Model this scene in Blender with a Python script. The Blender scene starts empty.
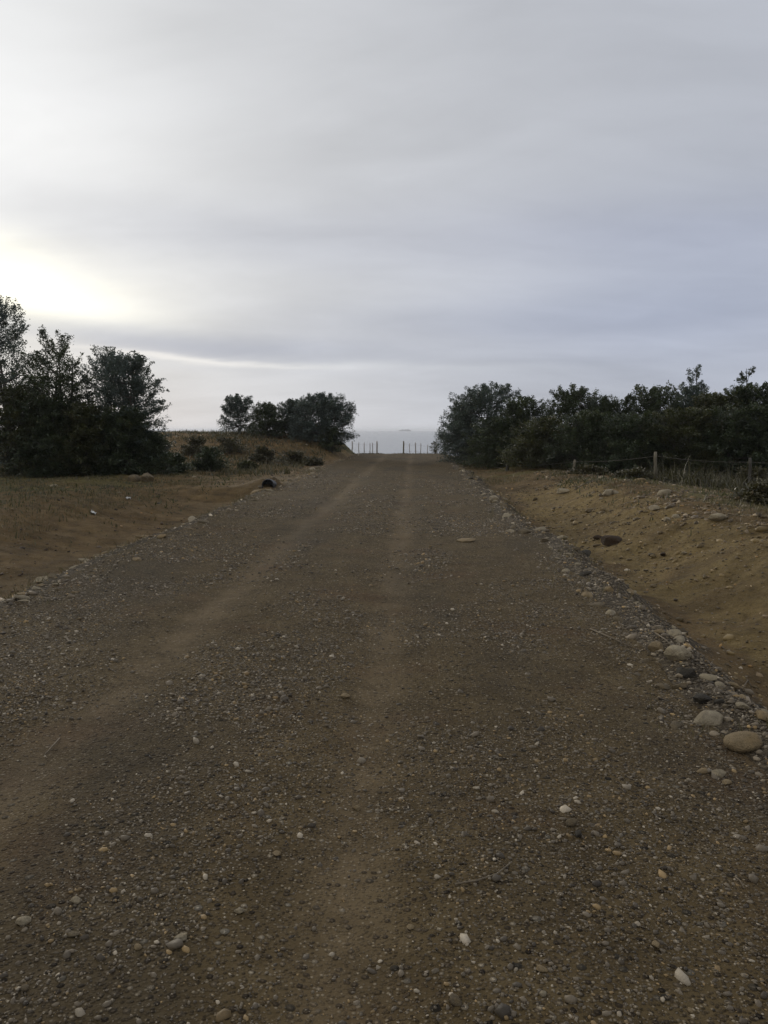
import bpy, bmesh, math, random
import numpy as np
from mathutils import Vector, Matrix

random.seed(11)
RNG = np.random.default_rng(11)
SC = bpy.context.scene
COL = SC.collection

# ------------------------------------------------------------------ camera model
F = 800.0
CAM_Z = 1.6
TH = math.atan(82 / F)
PSI = math.atan(30 / F * math.cos(TH))
FWD = np.array([-math.sin(PSI) * math.cos(TH), math.cos(PSI) * math.cos(TH), -math.sin(TH)])
RGT = np.array([math.cos(PSI), math.sin(PSI), 0.0])
UPV = np.cross(RGT, FWD)


def pdir(px, py):
    return FWD + (px - 384) / F * RGT + (512 - py) / F * UPV


def azel(px, py):
    d = pdir(px, py)
    d = d / np.linalg.norm(d)
    return math.atan2(d[0], d[1]), math.asin(d[2])


# ------------------------------------------------------------------ noise
def _hash(ix, iy, seed):
    h = (ix.astype(np.int64) * 374761393 + iy.astype(np.int64) * 668265263 + seed * 974711) & 0xFFFFFFFF
    h = ((h ^ (h >> 13)) * 1274126177) & 0xFFFFFFFF
    h = h ^ (h >> 16)
    return (h & 0xFFFF) / 65535.0 * 2 - 1


def vnoise(x, y, seed=0):
    x = np.asarray(x, float); y = np.asarray(y, float)
    ix = np.floor(x); iy = np.floor(y)
    fx = x - ix; fy = y - iy
    fx = fx * fx * (3 - 2 * fx); fy = fy * fy * (3 - 2 * fy)
    a = _hash(ix, iy, seed); b = _hash(ix + 1, iy, seed)
    c = _hash(ix, iy + 1, seed); d = _hash(ix + 1, iy + 1, seed)
    return (a * (1 - fx) + b * fx) * (1 - fy) + (c * (1 - fx) + d * fx) * fy


def fbm(x, y, seed=0, octv=4):
    s = 0; a = 1; t = 0
    for k in range(octv):
        s = s + a * vnoise(np.asarray(x) * 2 ** k + 17.3 * k, np.asarray(y) * 2 ** k - 9.1 * k, seed + k)
        t += a; a *= 0.5
    return s / t


def ss(a, b, x):
    t = np.clip((np.asarray(x, float) - a) / (b - a), 0, 1)
    return t * t * (3 - 2 * t)


# ------------------------------------------------------------------ terrain
LE, RE = -3.80, 1.72          # road edges
def left_edge(y):
    return LE + 0.22 * fbm(np.asarray(y) * 0.7, np.asarray(y) * 0 + 3, 5, 4)
def right_edge(y):
    return RE + 0.24 * fbm(np.asarray(y) * 0.7, np.asarray(y) * 0 + 8, 6, 4)


def drop(y):
    t = np.maximum(np.asarray(y, float) - 53.0, 0)
    d = np.where(t < 12, 0.011 * t * t, 0.011 * 144 + 0.264 * (t - 12))
    return -np.minimum(d, 14.0)


def ground_z(x, y):
    x = np.asarray(x, float); y = np.asarray(y, float)
    z = drop(y) + 0 * x
    # left: ditch beside the road and its outer bank
    near = 1 - ss(21.0, 22.3, y)
    le = left_edge(y)
    u = le - x                                   # metres left of the edge
    L = (u > 0)
    prof = -0.32 * ss(0.05, 0.9, u) + (0.46 + 0.10 * fbm(x * .3, y * .22, 41, 3)) * ss(1.2, 4.4, u)
    drive = -0.04 - 0.02 * ss(0, 3, u) + 0.06 * ss(3, 6, u)
    zl = prof * near + drive * (1 - near)
    zl = zl + .30 * np.exp(-((x + 4.15) / .75) ** 2 - ((y - 22.75) / .75) ** 2) * ss(-.02, .12, u)
    # hillside behind the side track
    hill = 1.16 * ss(31, 55, y + 0.15 * np.minimum(u, 20)) * ss(0.4, 7.5, u)
    cut = 0.95 * ss(41, 48, y) * ss(0.15, 1.6, u) * (1 - 0.75 * ss(1.5, 8, u))
    zl = zl + hill + cut
    zl = zl + ss(0.6, 2.0, u) * (0.10 * fbm(x * 0.55, y * 0.55, 21, 4) + 0.07 * fbm(x * 2.2, y * 2.2, 22, 4) + 0.025 * fbm(x * 7, y * 7, 23, 3))
    zl = zl + ss(60, 75, y) * 0.0
    # right: ditch, ochre bank, stony shelf, then lower ground under the trees
    v = x - right_edge(y)
    R = (v > 0)
    dep = 1 - 0.55 * ss(14, 30, y)
    prof = (-0.34 * ss(0.15, 0.95, v) + (0.62 + 0.10 * fbm(x * .4, y * .3, 43, 3)) * ss(1.05, 3.3, v)) * dep
    low = -(0.30 * ss(3.8, 8, v) + 0.45 * ss(28, 42, y) * ss(1.5, 5, v))
    zr = prof + low
    zr = zr + ss(0.5, 1.6, v) * (0.06 * fbm(x * 0.8, y * 0.8, 31, 4) + 0.06 * fbm(x * 2.6, y * 2.6, 32, 4) + 0.03 * fbm(x * 5, y * 5, 33, 3)) + 0.035 * ss(1.0, 1.6, v) * (1 - ss(3, 4, v)) * np.abs(fbm(x * .8 + .3 * y, y * 2.4, 35, 3))
    z = z + np.where(L, zl, 0) + np.where(R, zr, 0)
    # small windrow graded off the road along both edges
    z = z + 0.03 * np.exp(-((u + 0.05 - 0.12) / 0.20) ** 2) * (0.6 + 0.6 * fbm(y * 1.3, x * 0, 51, 2))
    z = z + 0.09 * np.exp(-((v - 0.22) / 0.22) ** 2) * (0.6 + 0.6 * fbm(y * 1.4, x * 0, 52, 2)) * (1 - 0.5 * ss(25, 45, y))
    # rolling relief far to the sides
    far = ss(15, 60, np.abs(x + 1))
    z = z + far * 0.5 * fbm(x * 0.03, y * 0.03, 61, 3)
    return z


def road_z(x, y):
    c = 0.03 - 0.004 * np.abs(np.asarray(x) + 1) ** 1.3
    c = c - 0.030 * np.exp(-((x + 1.78) / 0.28) ** 2) - 0.030 * np.exp(-((x + 0.2) / 0.28) ** 2)
    c = c + 0.012 * fbm(np.asarray(x) * 1.3, np.asarray(y) * 1.0, 71, 3) + 0.006 * fbm(np.asarray(x) * 7, np.asarray(y) * 7, 72, 3)
    return c + drop(y)


def surf_z(x, y):
    x = np.asarray(x, float); y = np.asarray(y, float)
    e = np.minimum(x - left_edge(y), right_edge(y) - x)
    g = ground_z(x, y)
    return np.where(e > 0, np.maximum(road_z(x, y), g * 0 - 90), g)


def hit(px, py):
    d = pdir(px, py); d = d / np.linalg.norm(d)
    t = np.linspace(1.2, 130, 9000)
    P = np.array([0, 0, CAM_Z]) + t[:, None] * d
    below = P[:, 2] < surf_z(P[:, 0], P[:, 1])
    k = int(np.argmax(below)) if below.any() else len(t) - 1
    p = P[k]
    return float(p[0]), float(p[1]), float(surf_z(p[0], p[1])), float(p[:2] @ FWD[:2] / math.cos(TH))


# ------------------------------------------------------------------ object helpers
def tag(o, label=None, cat=None, group=None, kind=None):
    if label: o['label'] = label
    if cat: o['category'] = cat
    if group: o['group'] = group
    if kind: o['kind'] = kind
    return o


def mesh_np(name, V, Fc, attrs=None, smooth=False):
    """V (n,3); Fc (m,k) int array or list of such arrays"""
    me = bpy.data.meshes.new(name)
    Fs = Fc if isinstance(Fc, list) else [Fc]
    V = np.asarray(V, np.float32)
    me.vertices.add(len(V)); me.vertices.foreach_set('co', V.ravel())
    nl = sum(f.size for f in Fs); nf = sum(len(f) for f in Fs)
    me.loops.add(nl); me.polygons.add(nf)
    me.loops.foreach_set('vertex_index', np.concatenate([f.ravel() for f in Fs]).astype(np.int32))
    tot = np.concatenate([np.full(len(f), f.shape[1]) for f in Fs])
    st = np.concatenate([[0], np.cumsum(tot)[:-1]])
    me.polygons.foreach_set('loop_start', st.astype(np.int32))
    if smooth:
        me.polygons.foreach_set('use_smooth', np.ones(nf, bool))
    for k, a in (attrs or {}).items():
        a = np.asarray(a, np.float32)
        if a.ndim == 1:
            at = me.attributes.new(k, 'FLOAT', 'POINT'); at.data.foreach_set('value', a)
        else:
            at = me.attributes.new(k, 'FLOAT_COLOR', 'POINT')
            if a.shape[1] == 3: a = np.concatenate([a, np.ones((len(a), 1), np.float32)], 1)
            at.data.foreach_set('color', a.ravel())
    me.update(calc_edges=True); me.validate()
    return me


def obj(name, me, mat=None, parent=None, loc=None):
    o = bpy.data.objects.new(name, me)
    COL.objects.link(o)
    if mat and not me.materials: me.materials.append(mat)
    if parent: o.parent = parent
    if loc is not None: o.location = loc
    return o


def empty(name, loc, label, cat, group=None):
    o = bpy.data.objects.new(name, None); COL.objects.link(o); o.location = loc
    return tag(o, label, cat, group)


class Tubes:
    """tapered tubes gathered into one mesh"""
    def __init__(s): s.v = []; s.f = []; s.n = 0
    def add(s, pts, rad, sides=6, cap=True, wob=0.0):
        pts = np.asarray(pts, float); n = len(pts)
        for i in range(n):
            t = pts[min(i + 1, n - 1)] - pts[max(i - 1, 0)]
            t = t / (np.linalg.norm(t) + 1e-9)
            a = np.cross(t, [0.31, 0.17, 0.93]) if abs(t[2]) < .9 else np.cross(t, [1, 0.1, 0])
            a = a / np.linalg.norm(a); b = np.cross(t, a)
            for k in range(sides):
                an = 2 * math.pi * k / sides
                r = rad[i] * (1 + wob * random.uniform(-1, 1))
                s.v.append(pts[i] + r * (math.cos(an) * a + math.sin(an) * b))
        for i in range(n - 1):
            for k in range(sides):
                k2 = (k + 1) % sides
                s.f.append((s.n + i * sides + k, s.n + i * sides + k2, s.n + (i + 1) * sides + k2, s.n + (i + 1) * sides + k))
        s.caps = getattr(s, 'caps', [])
        if cap: s.caps.append([s.n + (n - 1) * sides + k for k in range(sides)]); s.caps.append([s.n + k for k in range(sides)][::-1])
        s.n += n * sides
    def mesh(s, name, smooth=True):
        groups = {}
        for c in getattr(s, 'caps', []): groups.setdefault(len(c), []).append(c)
        fl = [np.array(s.f)] + [np.array(g) for g in groups.values()]
        return mesh_np(name, np.array(s.v), fl, smooth=smooth)


# ------------------------------------------------------------------ materials
class N:
    def __init__(s, tree): s.t = tree; s.n = tree.nodes; s.l = tree.links
    def new(s, typ, **kw):
        n = s.n.new(typ)
        for k, v in kw.items(): setattr(n, k, v)
        return n
    def put(s, sock, v):
        if hasattr(v, 'links'): s.l.new(v, sock)
        elif isinstance(v, (tuple, list)):
            sock.default_value = tuple(v) + ((1,) if len(v) == 3 and len(sock.default_value) == 4 else ())
        else: sock.default_value = v
    def m(s, op, a, b=0.0, c=None, clamp=False):
        n = s.new('ShaderNodeMath', operation=op, use_clamp=clamp)
        s.put(n.inputs[0], a); s.put(n.inputs[1], b)
        if c is not None: s.put(n.inputs[2], c)
        return n.outputs[0]
    def mix(s, fac, a, b, blend='MIX'):
        n = s.new('ShaderNodeMix', data_type='RGBA', blend_type=blend)
        s.put(n.inputs[0], fac); s.put(n.inputs[6], a); s.put(n.inputs[7], b)
        return n.outputs[2]
    def noise(s, vec, scale, detail=4, rough=.55, dist=0.0):
        n = s.new('ShaderNodeTexNoise')
        s.put(n.inputs['Vector'], vec); n.inputs['Scale'].default_value = scale
        n.inputs['Detail'].default_value = detail; n.inputs['Roughness'].default_value = rough
        n.inputs['Distortion'].default_value = dist
        return n.outputs['Fac']
    def voro(s, vec, scale, out='Distance', feat='F1', rnd=1.0):
        n = s.new('ShaderNodeTexVoronoi', feature=feat)
        s.put(n.inputs['Vector'], vec); n.inputs['Scale'].default_value = scale
        n.inputs['Randomness'].default_value = rnd
        return n.outputs[out]
    def ramp(s, fac, stops, interp='LINEAR'):
        n = s.new('ShaderNodeValToRGB'); cr = n.color_ramp; cr.interpolation = interp
        while len(cr.elements) < len(stops): cr.elements.new(0.5)
        for e, (p, c) in zip(cr.elements, stops):
            e.position = p
            e.color = tuple(c) + (1,) if isinstance(c, (tuple, list)) else (c, c, c, 1)
        s.put(n.inputs[0], fac)
        return n.outputs[0]
    def rng(s, v, a, b, c=0.0, d=1.0, smooth=True):
        n = s.new('ShaderNodeMapRange', interpolation_type='SMOOTHSTEP' if smooth else 'LINEAR')
        s.put(n.inputs[0], v)
        for i, q in enumerate((a, b, c, d)): n.inputs[i + 1].default_value = q
        return n.outputs[0]
    def attr(s, name, out='Fac'):
        return s.new('ShaderNodeAttribute', attribute_name=name).outputs[out]
    def bump(s, h, strength, dist, normal=None):
        n = s.new('ShaderNodeBump'); s.put(n.inputs['Height'], h)
        n.inputs['Strength'].default_value = strength; n.inputs['Distance'].default_value = dist
        if normal is not None: s.put(n.inputs['Normal'], normal)
        return n.outputs[0]


def material(name):
    m = bpy.data.materials.new(name); m.use_nodes = True
    n = N(m.node_tree); b = m.node_tree.nodes['Principled BSDF']
    return m, n, b


def mat_soil():
    m, n, b = material('soil')
    P = n.new('ShaderNodeTexCoord').outputs['Object']
    big = n.noise(P, 0.35, 4); mid = n.noise(P, 2.2, 5, .6); fine = n.noise(P, 14, 5, .65); grit = n.noise(P, 70, 3, .7)
    dirt = n.ramp(mid, [(.25, (.095, .062, .026)), (.5, (.190, .122, .050)), (.75, (.29, .195, .088))])
    ochre = n.ramp(n.m('ADD', n.m('MULTIPLY', mid, .6), n.m('MULTIPLY', fine, .4)),
                   [(.28, (.150, .102, .038)), (.5, (.260, .180, .068)), (.72, (.39, .285, .120))])
    turf = n.ramp(n.m('ADD', n.m('MULTIPLY', fine, .5), n.m('MULTIPLY', mid, .5)),
                  [(.3, (0.0599, 0.0532, 0.0173)), (.5, (0.1530, 0.1237, 0.0426)), (.68, (0.2793, 0.2195, 0.0878))])
    rust = n.ramp(mid, [(.3, (.125, .078, .032)), (.6, (.245, .148, .058)), (.8, (.33, .215, .095))])
    edge = n.m('MULTIPLY', n.m('SUBTRACT', mid, .5), .7)
    def mask(a): return n.rng(n.m('ADD', n.attr(a), edge), .3, .7)
    c = n.mix(n.m('MULTIPLY', mask('ochre'), n.rng(n.noise(P, 1.3, 5, .65), .32, .55, .35, 1.0)), dirt, ochre)
    c = n.mix(mask('rust'), c, rust)
    c = n.mix(mask('turf'), c, turf)
    # loose dark gravel spilled off the road
    gv = n.voro(P, 38, 'Color'); gb = n.new('ShaderNodeSeparateColor'); n.put(gb.inputs[0], gv)
    grav = n.ramp(gb.outputs[0], [(0, (.040, .029, .017)), (.6, (.105, .079, .048)), (.90, (.19, .15, .095)), (1, (.44, .36, .25))])
    c = n.mix(mask('gravel'), c, grav)
    # pale grit specks
    vd = n.voro(P, 22, 'Color'); sp = n.new('ShaderNodeSeparateColor'); n.put(sp.inputs[0], vd)
    dist = n.voro(P, 22)
    speck = n.m('MULTIPLY', n.rng(sp.outputs[1], .86, .93), n.rng(dist, .32, .2))
    c = n.mix(n.m('MULTIPLY', speck, .8), c, (.36, .30, .21))
    c = n.mix(n.rng(grit, .35, .7, .0, .5), c, n.mix(.55, c, (.02, .015, .01)))
    c = n.mix(n.rng(big, .35, .7, 0, .5), c, n.mix(.6, c, (.045, .034, .013)))
    clod = n.noise(P, 5.5, 6, .68)
    c = n.mix(n.rng(clod, .50, .66, 0, .55), c, n.mix(.65, c, (.035, .026, .011)))
    n.put(b.inputs['Base Color'], c)
    b.inputs['Roughness'].default_value = .9
    b.inputs['Specular IOR Level'].default_value = .2
    h = n.m('ADD', n.m('MULTIPLY', clod, 1.1), n.m('ADD', n.m('ADD', n.m('MULTIPLY', fine, .5), n.m('MULTIPLY', grit, .25)), n.m('MULTIPLY', n.rng(dist, .4, 0), .25)))
    n.put(b.inputs['Normal'], n.bump(h, 1.0, .10))
    return m


def mat_road():
    m, n, b = material('gravel_road')
    P = n.new('ShaderNodeTexCoord').outputs['Object']
    sx = n.new('ShaderNodeSeparateXYZ'); n.put(sx.inputs[0], P); X = sx.outputs[0]; Y = sx.outputs[1]
    mp = n.new('ShaderNodeMapping'); n.put(mp.inputs[0], P); mp.inputs['Scale'].default_value = (1, .28, 1)
    long = n.noise(mp.outputs[0], 1.6, 5, .6, .3)
    mid = n.noise(P, 2.6, 5, .6); fine = n.noise(P, 18, 4, .65)
    Xd = n.m('ADD', X, n.m('MULTIPLY', n.m('SUBTRACT', long, .5), .55))
    def band(c, w): 
        return n.m('POWER', 2.718, n.m('MULTIPLY', n.m('POWER', n.m('DIVIDE', n.m('SUBTRACT', Xd, c), w), 2.0), -1.0))
    t1 = band(-1.80, .17); t2 = band(-.22, .16)
    trk = n.m('MAXIMUM', t1, n.m('MULTIPLY', t2, .85))
    trk = n.m('MULTIPLY', trk, n.rng(mid, .25, .6, .35, 1.0))
    # stones: three voronoi scales, each cell its own tone
    def stones(scale):
        col = n.voro(P, scale, 'Color'); d = n.voro(P, scale)
        s = n.new('ShaderNodeSeparateColor'); n.put(s.inputs[0], col)
        return s.outputs[0], s.outputs[1], d
    a1, a2, ad = stones(34); b1, b2, bd = stones(75); c1, c2, cd = stones(17)
    base = n.ramp(mid, [(.25, (.056, .039, .0175)), (.5, (.094, .066, .030)), (.8, (.136, .098, .047))])
    tone = n.ramp(b1, [(0, (.028, .0200, .0105)), (.45, (.090, .066, .037)), (.80, (.170, .129, .077)), (.96, (.42, .345, .235))])
    c = n.mix(n.m('MULTIPLY', n.rng(bd, .55, .25), .75), base, tone)
    tone2 = n.ramp(a1, [(0, (.036, .027, .018)), (.5, (.118, .087, .053)), (.84, (.24, .185, .118)), (1, (.48, .40, .28))])
    c = n.mix(n.m('MULTIPLY', n.rng(ad, .42, .3), n.rng(a2, .55, .6)), c, tone2)
    tone3 = n.ramp(c1, [(0, (.05, .042, .030)), (.6, (.12, .10, .07)), (1, (.38, .33, .245))])
    c = n.mix(n.m('MULTIPLY', n.rng(cd, .30, .22), n.rng(c2, .88, .9)), c, tone3)
    dust = n.ramp(fine, [(.3, (.140, .100, .055)), (.7, (.215, .158, .092))])
    c = n.mix(n.m('MULTIPLY', trk, .52), c, dust)
    # reddish damp patches between the wheel lines
    red = n.m('MULTIPLY', n.rng(n.noise(P, .9, 4, .6), .52, .68), .6)
    c = n.mix(red, c, n.mix(.6, c, (.105, .058, .028)))
    dark = n.rng(n.noise(mp.outputs[0], .75, 4, .6), .46, .66, 0, .6)
    c = n.mix(dark, c, n.mix(.6, c, (.036, .033, .027)))
    n.put(b.inputs['Base Color'], c)
    b.inputs['Roughness'].default_value = .92
    b.inputs['Specular IOR Level'].default_value = .12
    hb = n.m('MULTIPLY', n.rng(bd, .6, 0), .35)
    ha = n.m('MULTIPLY', n.rng(ad, .45, .1), n.rng(a2, .5, .6))
    hc = n.m('MULTIPLY', n.m('MULTIPLY', n.rng(cd, .32, .05), n.rng(c2, .88, .9)), 1.8)
    h = n.m('ADD', n.m('ADD', hb, ha), n.m('ADD', hc, n.m('MULTIPLY', fine, .6)))
    h = n.m('MULTIPLY', h, n.m('SUBTRACT', 1.0, n.m('MULTIPLY', trk, .55)))
    n.put(b.inputs['Normal'], n.bump(h, 1.0, .028))
    return m


def mat_stone(name, lo, hi, tint=(.20, .14, .07)):
    m, n, b = material(name)
    P = n.new('ShaderNodeTexCoord').outputs['Object']
    ri = n.new('ShaderNodeObjectInfo').outputs['Random']
    off = n.new('ShaderNodeCombineXYZ'); n.put(off.inputs[0], n.m('MULTIPLY', ri, 31)); n.put(off.inputs[2], n.m('MULTIPLY', ri, 17))
    vm = n.new('ShaderNodeVectorMath', operation='ADD'); n.put(vm.inputs[0], P); n.put(vm.inputs[1], off.outputs[0])
    P = vm.outputs[0]
    a = n.noise(P, 2.2, 6, .65); f = n.noise(P, 11, 5, .7); s = n.voro(P, 9)
    c = n.ramp(a, [(.25, lo), (.6, tuple((x + y) / 2 for x, y in zip(lo, hi))), (.8, hi)])
    c = n.mix(n.rng(f, .45, .7, 0, .45), c, n.mix(.5, c, (.03, .027, .02)))
    c = n.mix(n.rng(n.noise(P, 1.1, 4), .45, .65, 0, .5), c, tint)
    c = n.mix(n.m('MULTIPLY', ri, .3), c, n.mix(.55, c, (.035, .03, .024)))
    n.put(b.inputs['Base Color'], c); b.inputs['Roughness'].default_value = .85
    b.inputs['Specular IOR Level'].default_value = .25
    n.put(b.inputs['Normal'], n.bump(n.m('ADD', f, n.m('MULTIPLY', s, .4)), .6, .08))
    return m


def mat_gravel():
    m, n, b = material('loose_gravel')
    c = n.attr('tone', 'Color')
    P = n.new('ShaderNodeTexCoord').outputs['Object']
    f = n.noise(P, 160, 3, .7)
    c = n.mix(n.rng(f, .4, .7, 0, .5), c, n.mix(.5, c, (.03, .026, .02)))
    n.put(b.inputs['Base Color'], c); b.inputs['Roughness'].default_value = .65
    b.inputs['Specular IOR Level'].default_value = .4
    return m


def mat_leaf(name, base, dry=(.10, .085, .03), trans=.25):
    m, n, b = material(name)
    t = n.attr('tone')
    c = n.ramp(t, [(0, tuple(.55 * x for x in base)), (.5, base), (.9, tuple(1.7 * x for x in base)), (1, dry)])
    n.put(b.inputs['Base Color'], c); b.inputs['Roughness'].default_value = .5
    b.inputs['Specular IOR Level'].default_value = .55
    tr = n.new('ShaderNodeBsdfTranslucent'); n.put(tr.inputs[0], n.mix(.5, c, (.10, .12, .02), 'MIX'))
    mx = n.new('ShaderNodeMixShader'); mx.inputs[0].default_value = trans
    n.l.new(b.outputs[0], mx.inputs[1]); n.l.new(tr.outputs[0], mx.inputs[2])
    n.l.new(mx.outputs[0], m.node_tree.nodes['Material Output'].inputs[0])
    return m


def mat_bark(name='bark', lo=(.045, .038, .030), hi=(.13, .115, .095)):
    m, n, b = material(name)
    P = n.new('ShaderNodeTexCoord').outputs['Object']
    mp = n.new('ShaderNodeMapping'); n.put(mp.inputs[0], P); mp.inputs['Scale'].default_value = (1, 1, .18)
    a = n.noise(mp.outputs[0], 24, 5, .65); g = n.noise(P, 3, 3)
    c = n.ramp(n.m('ADD', n.m('MULTIPLY', a, .7), n.m('MULTIPLY', g, .3)), [(.3, lo), (.7, hi)])
    n.put(b.inputs['Base Color'], c); b.inputs['Roughness'].default_value = .9
    n.put(b.inputs['Normal'], n.bump(a, .7, .02))
    return m


def mat_plain(name, col, rough=.6, metal=0.0, bump=0.3):
    m, n, b = material(name)
    P = n.new('ShaderNodeTexCoord').outputs['Object']
    f = n.noise(P, 9, 5, .65)
    n.put(b.inputs['Base Color'], n.mix(n.rng(f, .35, .7, 0, .8), col, tuple(.55 * x for x in col)))
    b.inputs['Roughness'].default_value = rough; b.inputs['Metallic'].default_value = metal
    n.put(b.inputs['Normal'], n.bump(f, bump, .02))
    return m


def mat_sea():
    m, n, b = material('sea_water')
    P = n.new('ShaderNodeTexCoord').outputs['Object']
    mp = n.new('ShaderNodeMapping'); n.put(mp.inputs[0], P); mp.inputs['Scale'].default_value = (.5, 1, 1)
    w = n.noise(mp.outputs[0], .35, 5, .6); w2 = n.noise(mp.outputs[0], .02, 4, .6)
    n.put(b.inputs['Base Color'], n.mix(n.rng(w2, .4, .6), (.030, .045, .055), (.045, .062, .070)))
    b.inputs['Roughness'].default_value = .16; b.inputs['IOR'].default_value = 1.33
    n.put(b.inputs['Normal'], n.bump(w, .32, .5))
    return m


M = dict(soil=mat_soil(), road=mat_road(), gravel=mat_gravel(),
         pale=mat_stone('pale_stone', (.24, .195, .125), (.58, .49, .335), (.38, .30, .175)),
         grey=mat_stone('grey_stone', (.105, .080, .047), (.29, .23, .145), (.19, .135, .062)),
         tan=mat_stone('ochre_stone', (.21, .152, .078), (.47, .36, .21), (.32, .22, .10)),
         dark=mat_stone('dark_stone', (.035, .030, .023), (.10, .086, .063), (.06, .048, .03)),
         clod=mat_stone('earth_clod', (.035, .022, .012), (.085, .055, .030), (.06, .035, .016)),
         leaf=mat_leaf('leaf_dark_green', (.042, .056, .027)),
         leafb=mat_leaf('leaf_haze_tinted', (.074, .097, .087)),  # lens glare and haze over the crowns put into the leaf colour
         leafo=mat_leaf('leaf_olive', (.052, .054, .020), (.13, .09, .035)),
         scrub=mat_leaf('scrub_brown', (.066, .056, .024), (.14, .10, .05), .15),
         dry=mat_leaf('dry_grass', (.125, .098, .045), (.24, .19, .095), .2),
         bark=mat_bark(), post=mat_bark('weathered_post', (.085, .072, .048), (.23, .20, .14)),
         post_hazed=mat_bark('haze_paled_stake', (.30, .28, .25), (.50, .47, .42)), postd=mat_bark('dark_post', (.035, .030, .024), (.09, .08, .065)),  # far stakes: pale grey, lightened further so haze sits in the colour
         wire=mat_plain('fence_wire', (.22, .20, .17), .5, .6, 0.1),
         rubber=mat_plain('black_pipe', (.012, .012, .013), .5, 0, .1),
         litter=mat_plain('white_scrap', (.62, .60, .55), .6, 0, .2),
         twig=mat_bark('dry_twig', (.09, .07, .045), (.24, .19, .125)),
         sea=mat_sea(), islet=mat_plain('far_islet', (.05, .05, .05), .9))

# ------------------------------------------------------------------ ground, road, sea
def lines(a, b, step, lo, hi, grow=1.18):
    c = list(np.arange(a, b, step)); s = step; x = c[-1]
    while x < hi: s = min(s * grow, 30); x += s; c.append(x)
    s = step; x = c[0]
    while x > lo: s = min(s * grow, 30); x -= s; c.insert(0, x)
    return np.array(c)


def grid_mesh(name, X, Y, Z, attrs=None):
    ny, nx = X.shape
    idx = np.arange(ny * nx).reshape(ny, nx)
    Fq = np.stack([idx[:-1, :-1], idx[:-1, 1:], idx[1:, 1:], idx[1:, :-1]], -1).reshape(-1, 4)
    return mesh_np(name, np.stack([X, Y, Z], -1).reshape(-1, 3), Fq, attrs, True)


gx = lines(-13, 11, .11, -420, 420)
gy = lines(1.5, 60, .11, -80, 150)
X, Y = np.meshgrid(gx, gy)
Z = ground_z(X, Y)
e = np.minimum(X - left_edge(Y), right_edge(Y) - X)
Z = Z - 0.10 * ss(.10, .35, e)
u = left_edge(Y) - X; v = X - right_edge(Y)
near = 1 - ss(26, 28, Y)
vo0 = v + .5 * fbm(X * .7, Y * .7, 86, 4)
turf = ss(3.0, 5.2, u) * (1 - ss(30, 34, Y) * .65) * (.55 + .6 * fbm(X * .45, Y * .45, 81, 3)) + ss(2.9, 4.4, vo0) * (.50 + .7 * fbm(X * .5, Y * .5, 82, 3)) \
    + ss(.4, 1.6, v) * ss(22, 34, Y) * (.55 + .6 * fbm(X * .7, Y * .7, 84, 3))
turf = np.maximum(turf, ss(10, 25, np.abs(X + 1)) * .75)
turf = np.maximum(turf, ss(52.5, 54, Y) * .8 * (e < .6))
rust = ss(.8, 2.0, u) * ss(29, 33, Y) * (.62 + .6 * fbm(X * .5, Y * .4, 83, 3)) * (1 - ss(14, 22, u))
vo = v + .35 * fbm(X * .9, Y * .9, 85, 4)
och = ss(.75, 1.25, vo) * (1 - ss(2.5, 3.5, vo)) * (1 - .8 * ss(17, 27, Y)) + .5 * ss(41, 46, Y) * ss(0, .5, u) * (1 - ss(1.8, 2.6, u))
grv = (1 - ss(.2, .95, v + .4 * fbm(X * 1.6, Y * 1.6, 88, 4))) * (v > -1) * (e < .5) + (1 - ss(.15, .5, u + .2 * fbm(X * 2, Y * 2, 87, 3))) * (u > -1) * (e < .5) * (1 - .8 * ss(20.5, 21.5, Y))
A = {k: np.clip(a, 0, 1).ravel() for k, a in dict(turf=turf, rust=rust, ochre=och, gravel=grv).items()}
tag(obj('ground', grid_mesh('ground', X, Y, Z, A), M['soil']), kind='structure')

ry = lines(1.0, 58, .07, -70, 75)
rt = np.concatenate([[-.035, -.012], np.linspace(0.004, .996, 92), [1.012, 1.035]])
T, RY = np.meshgrid(rt, ry)
le, re = left_edge(RY), right_edge(RY)
RX = le + (re - le) * T
ee = np.minimum(RX - le, re - RX)
RZ = road_z(RX, RY) * 1.0
gz = ground_z(RX, RY)
RZ = np.where(ee > 0, RZ * ss(0, .12, ee) + (gz + .005) * (1 - ss(0, .12, ee)), gz - .05)
tag(obj('road', grid_mesh('road', RX, RY, RZ), M['road']), kind='structure')

SEA_Z = -6.0
sx_ = np.array([-9000, -2500, -700, -200, 0, 200, 700, 2500, 9000.]); sy_ = np.array([70, 130, 200, 320, 520, 900, 1800, 4000, 9000.])
X, Y = np.meshgrid(sx_, sy_)
tag(obj('sea', grid_mesh('sea', X, Y, X * 0 + SEA_Z), M['sea']), kind='structure')

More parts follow.
